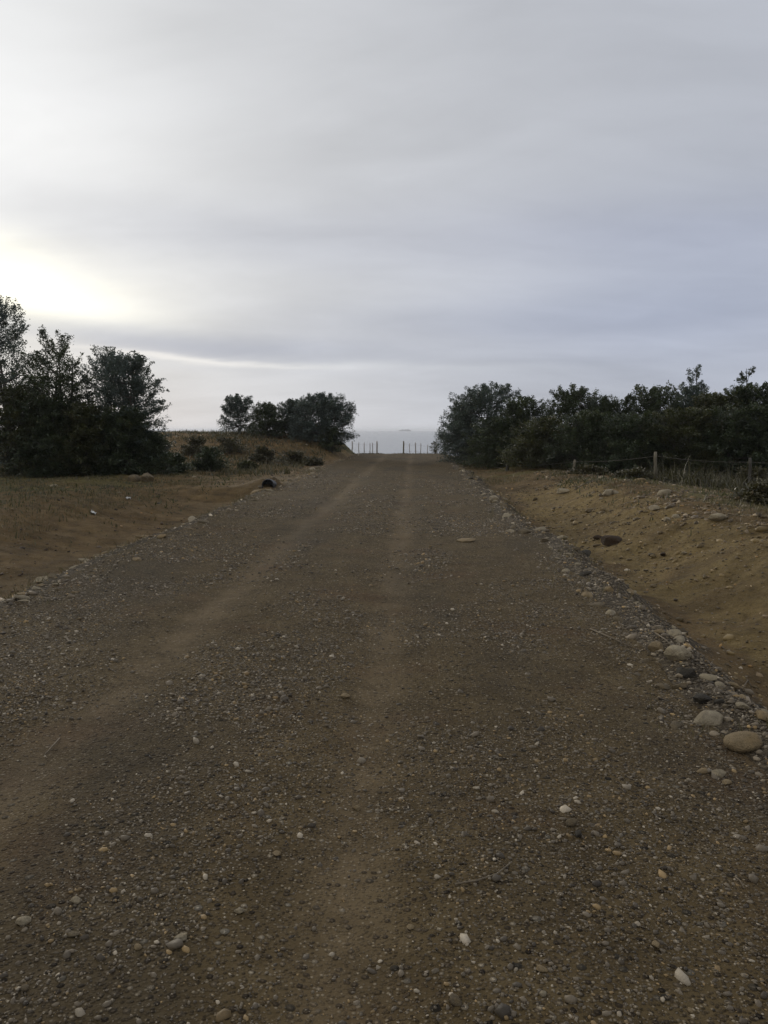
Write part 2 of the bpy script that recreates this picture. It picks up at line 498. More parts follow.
# ------------------------------------------------------------------ rocks
def rock_mesh(seed, sub=3, flat=.6, round_=.5):
    r = random.Random(seed)
    bm = bmesh.new(); bmesh.ops.create_icosphere(bm, subdivisions=sub, radius=1)
    cuts = []
    for _ in range(9):
        d = Vector((r.gauss(0, 1), r.gauss(0, 1), r.gauss(0, .8))).normalized()
        cuts.append((d, r.uniform(.55, .88)))
    ph = [r.uniform(0, 9) for _ in range(6)]
    for vv in bm.verts:
        p = vv.co.copy()
        for d, k in cuts:
            q = p.dot(d)
            if q > k: p -= d * (q - k) * (1 - round_ * .7)
        w = .07 * math.sin(2.3 * p.x + ph[0]) * math.sin(2.1 * p.y + ph[1]) + .05 * math.sin(4.7 * p.z + ph[2] + 2 * p.x) + .025 * math.sin(9 * p.x + ph[3]) * math.sin(8 * p.y + ph[4])
        vv.co = p * (1 + w)
    sx, sy = r.uniform(.95, 1.15), r.uniform(.65, .9)
    for vv in bm.verts: vv.co = Vector((vv.co.x * sx, vv.co.y * sy, vv.co.z * flat))
    me = bpy.data.meshes.new('stone'); bm.to_mesh(me); bm.free()
    me.polygons.foreach_set('use_smooth', np.ones(len(me.polygons), bool))
    if round_ < .5: me.set_sharp_from_angle(angle=math.radians(24))
    return me


ROCKS = {}
NAMED = []
def rock_data(mat, k, rounded):
    key = (mat, k, rounded)
    if key not in ROCKS:
        me = rock_mesh(100 + k + (50 if rounded else 0), 3, (.48 + .06 * (k % 4)), 1.0 if rounded else .12)
        me.materials.append(M[mat]); ROCKS[key] = me
    return ROCKS[key]


def rock(px, py, wpx, mat, label, name='stone', cat='stone', group=None, rounded=False, k=None, rot=None, tall=1.0, sink=.3):
    x, y, z, d = hit(px, py)
    s = wpx * d / F / 2
    if k is None: k = random.randrange(6)
    o = bpy.data.objects.new(name, rock_data(mat, k, rounded)); COL.objects.link(o)
    o.location = (x, y, z + s * .32 * tall)
    o.scale = (s, s, s * tall)
    NAMED.append((x, y, s))
    o.rotation_euler = (random.uniform(-.25, .25), random.uniform(-.25, .25), rot if rot is not None else random.uniform(0, 6.28))
    return tag(o, label, cat, group)


# the stones one can name
rock(676, 659, 31, 'pale', 'large pale rounded rock at the foot of the ochre bank, biggest in the rubble', k=1, rot=.2, tall=1.2)
rock(656, 651, 17, 'tan', 'small tawny pointed rock touching the large pale rock at the foot of the bank', k=2, tall=1.2)
rock(743, 748, 37, 'tan', 'long smooth oval tan cobble lying alone near the right edge of the picture', rounded=True, k=3, rot=-.35, tall=.95)
rock(764, 720, 22, 'tan', 'ochre rock cut off by the right picture edge above the oval cobble', k=4)
rock(701, 702, 21, 'dark', 'dark grey blocky rock between the paired pale stones and the road', k=5, rot=.3)
rock(720, 687, 12, 'pale', 'left one of two close pale stones below the ochre bank', rounded=True, k=0)
rock(733, 688, 15, 'tan', 'right one of two close pale stones below the ochre bank', k=1)
rock(662, 689, 17, 'grey', 'flat grey slab stone lying on the gravel below the large pale rock', k=2, tall=.6, rot=.1)
rock(680, 688, 20, 'grey', 'flat dull stone between the grey slab and the dark blocky rock', k=3, tall=.65, rot=-.1)
rock(676, 727, 18, 'grey', 'thin flat stone sunk in the gravel left of the oval cobble', k=4, tall=.5)
rock(719, 776, 15, 'pale', 'small whitish stone in front of the oval cobble', k=5)
rock(703, 773, 11, 'tan', 'small orange brown stone just left of the whitish stone by the oval cobble', k=0)
rock(727, 784, 12, 'tan', 'reddish flat stone right below the whitish stone by the oval cobble', k=2, tall=.7)
rock(717, 520, 20, 'pale', 'broad pale rock resting on top of the right bank beside scrub', k=1, tall=.9)
rock(667, 521, 10, 'pale', 'small pale rock left one of a pair on the bank shelf', k=3)
rock(676, 518, 9, 'pale', 'small pale rock right one of a pair on the bank shelf', rounded=True, k=4)
rock(608, 495, 12, 'pale', 'pale rock on the shelf in front of the tall pale fence post', k=5, tall=1.2)
rock(562, 493, 12, 'pale', 'pale rock on the grassy shelf in front of the second fence post', k=0)
rock(494, 500, 13, 'pale', 'pale flat rock in the grass beside the far right edge of the road', k=2, tall=.7)
rock(611, 544, 23, 'clod', 'dark brown earth clod lying on the smooth ochre bank', 'earth_clod', 'clod', k=0, tall=1.0, rot=.5)
rock(598, 539, 14, 'clod', 'small brown clod touching the upper left of the big clod on the bank', 'earth_clod', 'clod', k=1, tall=.7)
rock(663, 556, 9, 'clod', 'tiny dark clod right of the big clod on the ochre bank', 'earth_clod', 'clod', k=4)
rock(684, 554, 6, 'pale', 'tiny white stone alone on the ochre bank', k=5)
rock(134, 482, 14, 'grey', 'grey boulder left one of two beneath the dark trees', 'boulder', 'boulder', k=2, tall=1.15, rot=.4)
rock(147, 481, 15, 'grey', 'taller grey boulder right one of two beneath the dark trees', 'boulder', 'boulder', k=5, tall=1.35, rot=1.1)
rock(183, 449, 9, 'pale', 'pale boulder high on the rusty hillside among scrub', 'boulder', 'boulder', k=1)
rock(181, 939, 18, 'pale', 'largest pale tan stone on the near left of the road', k=3, tall=.7, rot=.5)
rock(23, 924, 18, 'pale', 'tan pointed stone on the road by the left picture edge', k=2, tall=.8)
rock(76, 904, 12, 'pale', 'pale smooth stone on the road above the tan pointed stone', rounded=True, k=5)
rock(73, 935, 14, 'grey', 'grey brown flat stone between two pale stones on the near left road', k=0, tall=.6)
rock(138, 951, 11, 'tan', 'yellowish stone below left of the largest tan stone on the road', rounded=True, k=1)
rock(25, 990, 11, 'grey', 'grey rounded pebble in the lower left corner of the road', rounded=True, k=4)
rock(240, 914, 12, 'pale', 'pale stone right of the largest tan stone on the road', k=4)
rock(277, 855, 11, 'tan', 'tan stone in the middle of the reddish patch of road', k=0, tall=.7)
rock(345, 698, 11, 'tan', 'sandy stone on the wheel track halfway up the road', k=5)
rock(272, 649, 9, 'pale', 'pale stone between the two wheel tracks of the road', k=3)
rock(357, 811, 9, 'tan', 'ochre stone at the edge of the central wheel track', k=2)
rock(571, 826, 15, 'grey', 'rounded grey stone sitting beside a dark stone on the right half of the road', rounded=True, k=1, tall=1.1)
rock(578, 836, 12, 'dark', 'dark stone tucked under the rounded grey stone on the road', k=3)
rock(656, 948, 14, 'tan', 'buff stone in the coarse gravel on the near right of the road', k=4)
rock(541, 972, 12, 'tan', 'ochre stone on the near road right of the centre', k=0)
rock(455, 1004, 17, 'grey', 'blue grey stone in the coarse gravel at the bottom of the picture', k=2, tall=.8)
rock(410, 930, 10, 'tan', 'yellow brown stone on the central strip of near road', k=5, tall=.8)
rock(543, 996, 10, 'pale', 'pale pebble below the ochre stone on the near road', rounded=True, k=2)
rock(690, 1012, 9, 'tan', 'tan pebble in the lower right of the road', k=1)
rock(465, 541, 22, 'tan', 'thin pale streak of flat stone on the middle road near the right side', k=2, tall=.22, rot=0)

# rubble lines, each stone an object; nothing tells these small ones apart
for i in range(130):
    yy = 3.8 * (38 / 3.8) ** ((i + random.random()) / 130)
    vx = float(right_edge(yy)) + random.gauss(.20, .26)
    for nx_, ny_, ns_ in NAMED:
        if math.hypot(vx - nx_, yy - ny_) < ns_ * 1.3 + .06: yy -= .45; vx = float(right_edge(yy)) + .1
    sz = min(max(random.lognormvariate(math.log(.040), .55), .016), .11) * (1 + .014 * yy)
    o = bpy.data.objects.new('rubble_stone', rock_data(random.choice(['grey', 'grey', 'pale', 'pale', 'pale', 'tan', 'dark']), random.randrange(6), random.random() < .25))
    COL.objects.link(o); o.scale = (sz, sz, sz * random.uniform(.6, 1.1))
    o.location = (vx, yy, float(ground_z(vx, yy)) + sz * .03); o.rotation_euler = (random.uniform(-.4, .4), random.uniform(-.4, .4), random.uniform(0, 6.3))
    tag(o, 'small stone in the rubble ridge along the right edge of the gravel road', 'stone', 'rubble stones along the right road edge')
for i in range(110):
    yy = 7.0 * (34 / 7.0) ** ((i + random.random()) / 110)
    vx = float(left_edge(yy)) - random.gauss(.14, .26) - (.25 if random.random() < .25 else 0)
    sz = min(max(random.lognormvariate(math.log(.038), .6), .016), .12) * (1 + .012 * yy)
    o = bpy.data.objects.new('edge_stone', rock_data(random.choice(['pale', 'pale', 'grey', 'tan']), random.randrange(6), False))
    COL.objects.link(o); o.scale = (sz * 1.4, sz * 1.1, sz * random.uniform(.5, .9))
    o.location = (vx, yy, float(surf_z(vx, yy)) + sz * .12); o.rotation_euler = (random.uniform(-.3, .3), random.uniform(-.3, .3), random.uniform(0, 6.3))
    tag(o, 'flat stone in the broken line of pale stones edging the left of the road', 'stone', 'edging stones along the left road edge')
for i in range(60):
    yy = random.uniform(10, 26); vv = random.uniform(2.4, 6.0)
    vx = float(right_edge(yy)) + vv
    sz = min(max(random.lognormvariate(math.log(.055), .6), .02), .17)
    o = bpy.data.objects.new('bank_stone', rock_data(random.choice(['pale', 'pale', 'grey', 'tan']), random.randrange(6), random.random() < .4))
    COL.objects.link(o); o.scale = (sz, sz, sz * random.uniform(.7, 1.1))
    o.location = (vx, yy, float(ground_z(vx, yy)) + sz * .2); o.rotation_euler = (random.uniform(-.4, .4), random.uniform(-.4, .4), random.uniform(0, 6.3))
    tag(o, 'small stone strewn over the shelf between the ochre bank and wire fence', 'stone', 'stones strewn on the right shelf')
for i in range(46):
    yy = random.uniform(14, 46); uu = random.uniform(1.0, 9)
    vx = float(left_edge(yy)) - uu
    sz = min(max(random.lognormvariate(math.log(.045), .5), .02), .13)
    o = bpy.data.objects.new('verge_stone', rock_data(random.choice(['pale', 'pale', 'tan']), random.randrange(6), random.random() < .4))
    COL.objects.link(o); o.scale = (sz, sz, sz * random.uniform(.7, 1.1))
    o.location = (vx, yy, float(ground_z(vx, yy)) + sz * .2); o.rotation_euler = (random.uniform(-.4, .4), random.uniform(-.4, .4), random.uniform(0, 6.3))
    tag(o, 'small pale stone scattered over the brown verge left of the road', 'stone', 'stones scattered on the left verge')

# ------------------------------------------------------------------ gravel (nobody could count it)
def ico(sub):
    bm = bmesh.new(); bmesh.ops.create_icosphere(bm, subdivisions=sub, radius=1)
    V = np.array([vv.co[:] for vv in bm.verts]); Fc = np.array([[q.index for q in f.verts] for f in bm.faces]); bm.free()
    return V, Fc


def pebbles(xy, size, tone, sub, zfun):
    V0, F0 = ico(sub); n = len(xy); k = len(V0)
    jit = 1 + RNG.normal(0, .21 if sub == 1 else .09, (n, k, 1))
    ax = np.stack([RNG.uniform(.85, 1.25, n), RNG.uniform(.6, .95, n), RNG.uniform(.38, .75, n)], 1)
    V = V0[None] * jit * ax[:, None] * size[:, None, None]
    a = RNG.uniform(0, 2 * np.pi, n); t = RNG.normal(0, .35, n)
    ca, sa, ct, st = np.cos(a)[:, None], np.sin(a)[:, None], np.cos(t)[:, None], np.sin(t)[:, None]
    x, y, z = V[..., 0], V[..., 1], V[..., 2]
    x, z = x * ct - z * st, x * st + z * ct
    x, y = x * ca - y * sa, x * sa + y * ca
    zz = zfun(xy[:, 0], xy[:, 1]) + size * RNG.uniform(-.12, .26, n)
    V = np.stack([x + xy[:, :1], y + xy[:, 1:2], z + zz[:, None]], -1).reshape(-1, 3)
    Fc = (F0[None] + (np.arange(n) * k)[:, None, None]).reshape(-1, 3)
    return V, Fc, np.repeat(tone, k, 0)


def tones(n):
    t = RNG.random(n)[:, None]
    dark = np.array([.042, .031, .018]); mid = np.array([.158, .124, .080]); lite = np.array([.46, .385, .275]); och = np.array([.30, .20, .085])
    c = dark + (mid - dark) * np.clip(t * 1.6, 0, 1)
    r = RNG.random(n)[:, None]
    c = np.where(r > .89, mid + (lite - mid) * RNG.random(n)[:, None], c)
    c = np.where(r < .10, och * RNG.uniform(.6, 1.1, n)[:, None], c)
    return c * RNG.uniform(.8, 1.2, (n, 1))


Vs, Fs, Ts, off = [], [], [], 0
for (y0, y1, n, s_med, sub) in ((1.5, 4.2, 42000, .0035, 1), (1.5, 5.0, 420, .0095, 1), (4.2, 8, 44000, .0044, 1), (4.2, 9, 450, .0105, 1), (8, 15, 32000, .0062, 1), (15, 30, 18000, .0092, 1)):
    m_ = int(n * 1.9)
    yy = y0 + (y1 - y0) * RNG.random(m_) ** 1.1
    xx = LE + .1 + (RE + .35 - LE) * RNG.random(m_)
    keep = np.abs(xx - (-PSI * yy)) < .56 * yy + .5
    clump = fbm(xx * 1.1, yy * .8, 91, 4)
    trk = np.maximum(np.exp(-((xx + 1.8) / .26) ** 2), .8 * np.exp(-((xx + .22) / .27) ** 2))
    pr = np.clip(.42 + 2.3 * clump, .04, 1) * (1 - .75 * trk)
    keep &= RNG.random(m_) < pr
    xx, yy = xx[keep][:n], yy[keep][:n]
    sz = np.clip(np.exp(RNG.normal(math.log(s_med), .55, len(xx))), .0022, .026)
    Vp, Fp, Tp = pebbles(np.stack([xx, yy], 1), sz, tones(len(xx)), sub, surf_z)
    Vs.append(Vp); Fs.append(Fp + off); Ts.append(Tp); off += len(Vp)
# crumbs along both edges and in the ditches
for side in (0, 1):
    n = 2700 if side else 2800
    yy = (3.5 if side else 6.5) * 9 ** RNG.random(n)
    xx = right_edge(yy) + np.where(RNG.random(n) < .75, RNG.normal(.22, .26, n), RNG.gamma(2., .42, n)) if side else left_edge(yy) - RNG.normal(.12, .28, n)
    sz = np.clip(np.exp(RNG.normal(math.log(.0085), .55, n)), .004, .04) * (1 + .02 * yy)
    Vp, Fp, Tp = pebbles(np.stack([xx, yy], 1), sz, tones(n) * 1.55, 1, surf_z)
    Vs.append(Vp); Fs.append(Fp + off); Ts.append(Tp); off += len(Vp)
n = 9000
yy = 7 + 22 * RNG.random(n) ** 1.1; xx = right_edge(yy) + 2.3 + RNG.gamma(2.2, .75, n)
kk = fbm(xx * .8, yy * .8, 99, 4) > RNG.normal(-.02, .14, n); xx, yy = xx[kk], yy[kk]
sz = np.clip(np.exp(RNG.normal(math.log(.014), .6, len(xx))), .005, .07) * (1 + .015 * yy)
Vp, Fp, Tp = pebbles(np.stack([xx, yy], 1), sz, tones(len(xx)) * np.array([1.2, 1.1, .95]), 1, surf_z)
Vs.append(Vp); Fs.append(Fp + off); Ts.append(Tp); off += len(Vp)
n = 9000
yy = 4.5 + 20 * RNG.random(n) ** 1.3; xx = right_edge(yy) + .5 + 3.4 * RNG.random(n)
kk = fbm(xx * 1.1, yy * 1.1, 97, 4) > RNG.normal(.0, .16, n); xx, yy = xx[kk], yy[kk]
sz = np.clip(np.exp(RNG.normal(math.log(.010), .6, len(xx))), .004, .06) * (1 + .02 * yy)
tn_ = np.where(RNG.random((len(xx), 1)) < .55, np.array([[.10, .068, .026]]), np.array([[.23, .16, .062]])) * RNG.uniform(.6, 1.3, (len(xx), 1))
Vp, Fp, Tp = pebbles(np.stack([xx, yy], 1), sz, tn_, 1, surf_z)
Vs.append(Vp); Fs.append(Fp + off); Ts.append(Tp); off += len(Vp)
n = 7000
yy = 7 + 40 * RNG.random(n) ** 1.4; xx = left_edge(yy) - .5 - 9 * RNG.random(n) ** 1.3
kk = fbm(xx * .8, yy * .6, 98, 4) > RNG.normal(-.02, .14, n); xx, yy = xx[kk], yy[kk]
sz = np.clip(np.exp(RNG.normal(math.log(.011), .55, len(xx))), .004, .05) * (1 + .02 * yy)
tn_ = tones(len(xx)) * np.array([1., .8, .6]); tn_ = np.where(RNG.random((len(xx), 1)) < .6, np.array([[.06, .038, .019]]) * RNG.uniform(.6, 1.5, (len(xx), 1)), tn_)
Vp, Fp, Tp = pebbles(np.stack([xx, yy], 1), sz, tn_, 1, surf_z)
Vs.append(Vp); Fs.append(Fp + off); Ts.append(Tp); off += len(Vp)
n = 5000
yy = 4.5 + 22 * RNG.random(n) ** 1.3; xx = right_edge(yy) + RNG.uniform(.6, 5.5, n)
sz = np.clip(np.exp(RNG.normal(math.log(.009), .5, n)), .004, .035) * (1 + .02 * yy)
Vp, Fp, Tp = pebbles(np.stack([xx, yy], 1), sz, tones(n) * np.array([1.25, 1.1, .85]), 1, surf_z)
Vs.append(Vp); Fs.append(Fp + off); Ts.append(Tp); off += len(Vp)
tag(obj('gravel', mesh_np('gravel', np.concatenate(Vs), np.concatenate(Fs), {'tone': np.concatenate(Ts)}), M['gravel']), 'loose gravel over the road and its edges', 'gravel', kind='stuff')

# ------------------------------------------------------------------ trees
def crown_leaves(C, D, R, tone, per, leaf, flat=.35):
    """sprays of leaves: C centres, D outward directions, R radii"""
    n = len(C); tot = n * per
    c = np.repeat(C, per, 0); d = np.repeat(D, per, 0); r = np.repeat(R, per)
    t = np.repeat(tone, per)
    # elongated along d, thin across
    a = RNG.uniform(-.9, 1.15, tot) * r
    side = np.cross(d, [0, 0, 1.0]); side /= np.linalg.norm(side, axis=1, keepdims=True) + 1e-6
    upn = np.cross(side, d)
    w = (1 - .55 * np.clip((a / r), -1, 1)) * .62
    p = c + d * a[:, None] + side * (RNG.normal(0, .55, tot) * r * w)[:, None] + upn * (RNG.normal(0, flat * .6, tot) * r)[:, None]
    p[:, 2] -= .10 * (a / r) ** 2 * r
    s = leaf * RNG.uniform(.6, 1.35, tot)
    nrm = upn + RNG.normal(0, .55, (tot, 3)); nrm /= np.linalg.norm(nrm, axis=1, keepdims=True)
    e1 = np.cross(nrm, RNG.normal(0, 1, (tot, 3))); e1 /= np.linalg.norm(e1, axis=1, keepdims=True) + 1e-6
    e2 = np.cross(nrm, e1)
    s = s[:, None]
    V = np.stack([p - e1 * s, p - e2 * s * .55, p + e1 * s, p + e2 * s * .55], 1).reshape(-1, 3)
    Fq = np.arange(tot * 4).reshape(-1, 4)
    tn = np.clip(t + RNG.normal(0, .13, tot), 0, 1)
    return V, Fq, np.repeat(tn, 4)


def tree(name, label, cat, base, h, w, seed, mat='leaf', clumps=170, per=80, leaf=.036, low=.12, lean=0.0, group=None,
         stems=3, taper=.55, gap=.25, cr=.34, top_open=0.0, depth=None, bark='bark', fill=.55, dens=1.7, sprig=0, flat=.35):
    """base (x,y,z) world; h height; w crown width; low: crown start as share of the height"""
    global RNG
    keepR = RNG; RNG = np.random.default_rng(seed); r = random.Random(seed)
    clumps = int(clumps * dens)
    if leaf == .036: per = int(per * 1.35)
    root = empty(name, base, label, cat, group)
    dp = depth or w
    # lobes make the outline uneven
    nl = 7
    lob = []
    for i in range(nl):
        an = r.uniform(0, 6.28); k = r.uniform(.15, .62)
        hh = low + (1 - low) * r.uniform(.15, .86)
        lob.append((math.cos(an) * k * w / 2, math.sin(an) * k * dp / 2, hh * h, r.uniform(.30, .52) * w * .62, r.uniform(.20, .32) * h * (1 - low)))
    lob.append((lean * w * .3, 0, h * .82, w * .22 * (1.4 - taper), h * .20))
    lob.append((0, 0, h * (low + (1 - low) * .35), w * .42, h * (1 - low) * .38))
    C, D, Rr, Tn = [], [], [], []
    tries = 0
    while len(C) < clumps and (tries < clumps * 60 or len(C) < 8):
        tries += 1
        if r.random() < fill:
            zf = low + (1 - low) * r.random() * .97
            rr = w / 2 * math.sqrt(max(0, 1 - (max(0, zf - .5) / .52) ** 2)) * math.sqrt(r.random()) * .96
            an = r.uniform(0, 6.283)
            p = np.array([rr * math.cos(an) + lean * zf * h * .25, rr * math.sin(an) * dp / w, zf * h])
        else:
          lx, ly, lz, lr, lh = lob[r.randrange(len(lob))]
          dv = np.array([r.gauss(0, 1), r.gauss(0, 1), r.gauss(0, 1)]); dv /= np.linalg.norm(dv)
          q = r.random() ** .38
          p = np.array([lx, ly, lz]) + dv * q * np.array([lr, lr * dp / w, lh])
        if p[2] > h * (.80 if sprig else .97) or p[2] < low * h * .6 + .05: continue
        env = 1 - taper * max(0, (p[2] / h - low)) ** 1.5
        if math.hypot(p[0] - lean * p[2] * .25, p[1] * w / dp) > w / 2 * env * 1.08: continue
        if vnoise(p[0] * 1.7 + 3 * p[1], p[2] * 1.9 + p[1], seed % 97) < -1 + gap * 1.4 * (.4 + .9 * p[2] / h): continue
        o = np.array([p[0] * .9, p[1] * .9, .30 * (p[2] - h * .35)]); o /= np.linalg.norm(o) + 1e-6
        o = o + np.array([r.gauss(0, .35), r.gauss(0, .35), r.gauss(.22, .25)]); o /= np.linalg.norm(o)
        C.append(p); D.append(o); Rr.append(cr * r.uniform(.6, 1.3) * (1 - .35 * p[2] / h)); Tn.append(r.uniform(.1, .85))
    for i in range(sprig):
        t = .70 + .30 * (i + .5) / sprig
        a_ = r.uniform(0, 6.28); q = w * .17 * (1.15 - t) / .45
        C.append(np.array([lean * w * .3 + q * math.cos(a_), q * math.sin(a_), h * t - .08])); o = np.array([math.cos(a_), math.sin(a_), .9]); D.append(o / np.linalg.norm(o))
        Rr.append(r.uniform(.12, .24)); Tn.append(r.uniform(.2, .8))
    C, D = np.array(C), np.array(D)
    tb = Tubes()
    forks = []
    for s in range(stems):
        an = r.uniform(0, 6.28); sp = r.uniform(.05, .22) * w * (1 if stems > 1 else .2)
        top = np.array([math.cos(an) * sp + lean * w * .3, math.sin(an) * sp, h * r.uniform(.72, .93)]) if not (sprig and s == 0) else np.array([lean * w * .3, 0, h * .985])
        pts = []
        for k in range(9):
            t = k / 8
            pts.append(np.array([top[0] * t ** 1.3 + .05 * w * math.sin(3.1 * t + s), top[1] * t ** 1.3 + .04 * w * math.sin(2.7 * t + 2 * s), top[2] * t - (.08 if k == 0 else 0)]))
        r0 = (.018 * h + .012) * (1.1 if stems == 1 else .75)
        tb.add(pts, [r0 * (1.25 - 1.12 * k / 8) for k in range(9)], 7, True, .08)
        forks += [(pts[k], r0 * (1.25 - 1.12 * k / 8)) for k in range(2, 9)]
    fp = np.array([f[0] for f in forks])
    for i in range(len(C)):
        if i % 2 and C[i][2] < h * .75: continue
        tgt = C[i] - D[i] * Rr[i] * .6
        dd = np.linalg.norm(fp - tgt, axis=1) + 1.3 * np.maximum(0, fp[:, 2] - tgt[2] + .1)
        j = int(np.argmin(dd)); a = fp[j]; ra = min(forks[j][1] * .55, .028)
        mid_ = (a + tgt) / 2 + np.array([r.gauss(0, .06), r.gauss(0, .06), -.05 * np.linalg.norm(tgt - a)])
        tb.add([a, mid_, tgt, C[i] + D[i] * Rr[i] * .85], [ra, ra * .65, ra * .4, .003], 4, False)
    obj('trunk', tb.mesh('trunk'), M[bark], root)
    V, Fq, tn = crown_leaves(C, D, np.array(Rr), np.array(Tn), per, leaf, flat)
    V[:, 2] = np.maximum(V[:, 2], .02)
    obj('crown', mesh_np('crown', V, Fq, {'tone': tn}), M[mat], root)
    RNG = keepR
    return root


def at(px, Y):
    """world x on the bearing of picture column px at road distance Y"""
    d = pdir(px, 430); return d[0] / d[1] * Y


def place(px, Y, sink=.03):
    x = at(px, Y); return (x, Y, float(ground_z(x, Y)) - sink)


def hgt(py, Y, z):      # top of something seen at row py
    d = pdir(384, py); return CAM_Z + d[2] / math.hypot(d[0], d[1]) * Y - z


def T(name, label, cat, px, Y, top, wpx, seed, **kw):
    b = place(px, Y); h = max(hgt(top, Y * 1.02, b[2]), .3); w = wpx * Y / F
    return tree(name, label, cat, b, h, w, seed, **kw)


# left stand
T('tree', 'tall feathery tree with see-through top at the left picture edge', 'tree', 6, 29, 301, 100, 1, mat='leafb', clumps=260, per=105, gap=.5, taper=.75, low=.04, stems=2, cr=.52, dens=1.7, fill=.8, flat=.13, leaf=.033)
T('tree', 'dark dense tree with stepped sloping crown, second from the left picture edge', 'tree', 56, 28.3, 331, 108, 2, mat='leaf', clumps=300, per=110, gap=.4, taper=.85, low=.03, stems=3, cr=.52, dens=1.75, fill=.85, flat=.13, leaf=.034)
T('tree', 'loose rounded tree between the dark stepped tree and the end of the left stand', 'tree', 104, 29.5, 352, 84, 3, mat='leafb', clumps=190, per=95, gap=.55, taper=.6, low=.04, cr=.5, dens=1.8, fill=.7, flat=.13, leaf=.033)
T('tree', 'round crowned haze tinted tree at the right end of the left stand', 'tree', 132, 28.6, 356, 66, 4, mat='leafb', clumps=210, per=110, gap=.4, taper=.5, low=.12, cr=.46, dens=1.45, fill=.75, flat=.14, leaf=.034)
T('shrub', 'dark shrub filling the foot of the tall feathery tree', 'shrub', 22, 27.9, 388, 88, 5, mat='leafo', clumps=170, per=80, gap=.1, low=.02, stems=4)
T('shrub', 'dark shrub at the foot of the stepped tree left of the olive shrub', 'shrub', 56, 27.7, 402, 74, 16, mat='leaf', clumps=170, per=80, gap=.1, low=.02, stems=4)
T('shrub', 'dark shrub wrapped round the trunk of the round haze tinted tree', 'shrub', 124, 27.9, 408, 60, 17, mat='leaf', clumps=150, per=80, gap=.1, low=.02, stems=4)
T('shrub', 'olive shrub under the gap between the left stand trees', 'shrub', 88, 27.8, 405, 74, 6, mat='leafo', clumps=150, per=80, gap=.1, low=.02, stems=4)
T('shrub', 'low dark shrub at the right foot of the round haze tinted tree', 'shrub', 148, 28.2, 436, 50, 7, mat='leaf', clumps=110, per=70, gap=.1, low=.02, stems=4)
T('shrub', 'small rounded shrub at the start of the rusty hillside', 'shrub', 172, 29.5, 455, 34, 8, mat='leaf', clumps=60, per=60, gap=.1, low=.02, stems=3, cr=.25)
T('shrub', 'dark rounded shrub on the hillside left of a lone small one', 'shrub', 209, 31, 449, 32, 9, mat='leaf', clumps=70, per=60, gap=.1, low=.02, stems=3, cr=.25)
T('shrub', 'lone small dark bush on the rusty slope above the pipe', 'shrub', 247, 33, 462, 20, 10, mat='leafo', clumps=36, per=60, gap=.1, low=.02, stems=3, cr=.2)
# trees on the rise by the crest
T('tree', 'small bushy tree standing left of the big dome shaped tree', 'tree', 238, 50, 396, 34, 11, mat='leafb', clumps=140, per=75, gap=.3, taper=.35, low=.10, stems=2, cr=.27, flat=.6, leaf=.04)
T('tree', 'short tree joining the small bushy one to the big dome shaped tree', 'tree', 267, 48, 404, 42, 12, mat='leaf', clumps=150, per=80, gap=.25, low=.05, cr=.27, flat=.6, leaf=.04)
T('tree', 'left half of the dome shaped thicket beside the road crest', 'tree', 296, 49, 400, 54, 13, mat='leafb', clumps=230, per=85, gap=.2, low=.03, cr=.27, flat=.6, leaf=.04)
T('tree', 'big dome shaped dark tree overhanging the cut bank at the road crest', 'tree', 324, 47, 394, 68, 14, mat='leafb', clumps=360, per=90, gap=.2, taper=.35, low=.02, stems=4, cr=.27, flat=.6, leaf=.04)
T('shrub', 'dark shrub low on the cut bank under the dome shaped tree', 'shrub', 331, 45.5, 428, 26, 15, mat='leaf', clumps=80, per=70, gap=.1, low=.02, cr=.3)
hs = [('small olive scrub tuft on the hill behind the lone dark bush', 262, 37, 447, 26), ('wide low scrub under the small bushy tree', 228, 41, 437, 40),
      ('brownish scrub on the slope just below the dome shaped thicket', 292, 38.5, 452, 34), ('grey green scrub beside the pale hillside boulder', 196, 39, 438, 30),
      ('small scrub clump at the left foot of the hillside shrubs', 162, 36, 441, 26), ('tiny scrub tuft on the slope close to the road and thicket', 313, 37, 460, 18)]
for i, (lb, px, Y_, tp, wp) in enumerate(hs):
    T('scrub', lb, 'scrub', px, Y_, tp, wp, 30 + i, mat='scrub', clumps=50, per=60, gap=.2, low=.02, stems=3, cr=.26, leaf=.04)

# right stand
G = None
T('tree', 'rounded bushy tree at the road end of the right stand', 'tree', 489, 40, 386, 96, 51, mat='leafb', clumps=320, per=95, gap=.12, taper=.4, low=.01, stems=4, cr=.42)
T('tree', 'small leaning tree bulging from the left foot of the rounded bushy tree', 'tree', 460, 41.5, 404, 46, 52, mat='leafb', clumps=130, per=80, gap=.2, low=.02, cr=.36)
T('tree', 'dark low topped tree in the dip right of the rounded bushy tree', 'tree', 526, 36, 399, 68, 53, mat='leaf', clumps=210, per=90, gap=.15, low=.01, stems=3, cr=.38)
T('tree', 'dark tree with a knobbly top directly behind the second fence post', 'tree', 571, 34, 390, 74, 54, mat='leaf', clumps=250, per=90, gap=.2, low=.01, stems=3, cr=.38, taper=.45)
T('tree', 'low dark tree in the notch left of the tall pale fence post', 'tree', 614, 33, 399, 70, 55, mat='leaf', clumps=210, per=90, gap=.15, low=.01, stems=3, cr=.36)
T('tree', 'broad dark tree rising behind the tall pale fence post', 'tree', 652, 32, 388, 78, 56, mat='leaf', clumps=260, per=90, gap=.15, low=.01, stems=3, cr=.38)
T('tree', 'tree with a thin see-through spire rising above the right stand', 'tree', 694, 33.5, 367, 62, 57, mat='leafb', clumps=200, per=75, gap=.4, low=.01, taper=.6, stems=2, cr=.34, sprig=16)
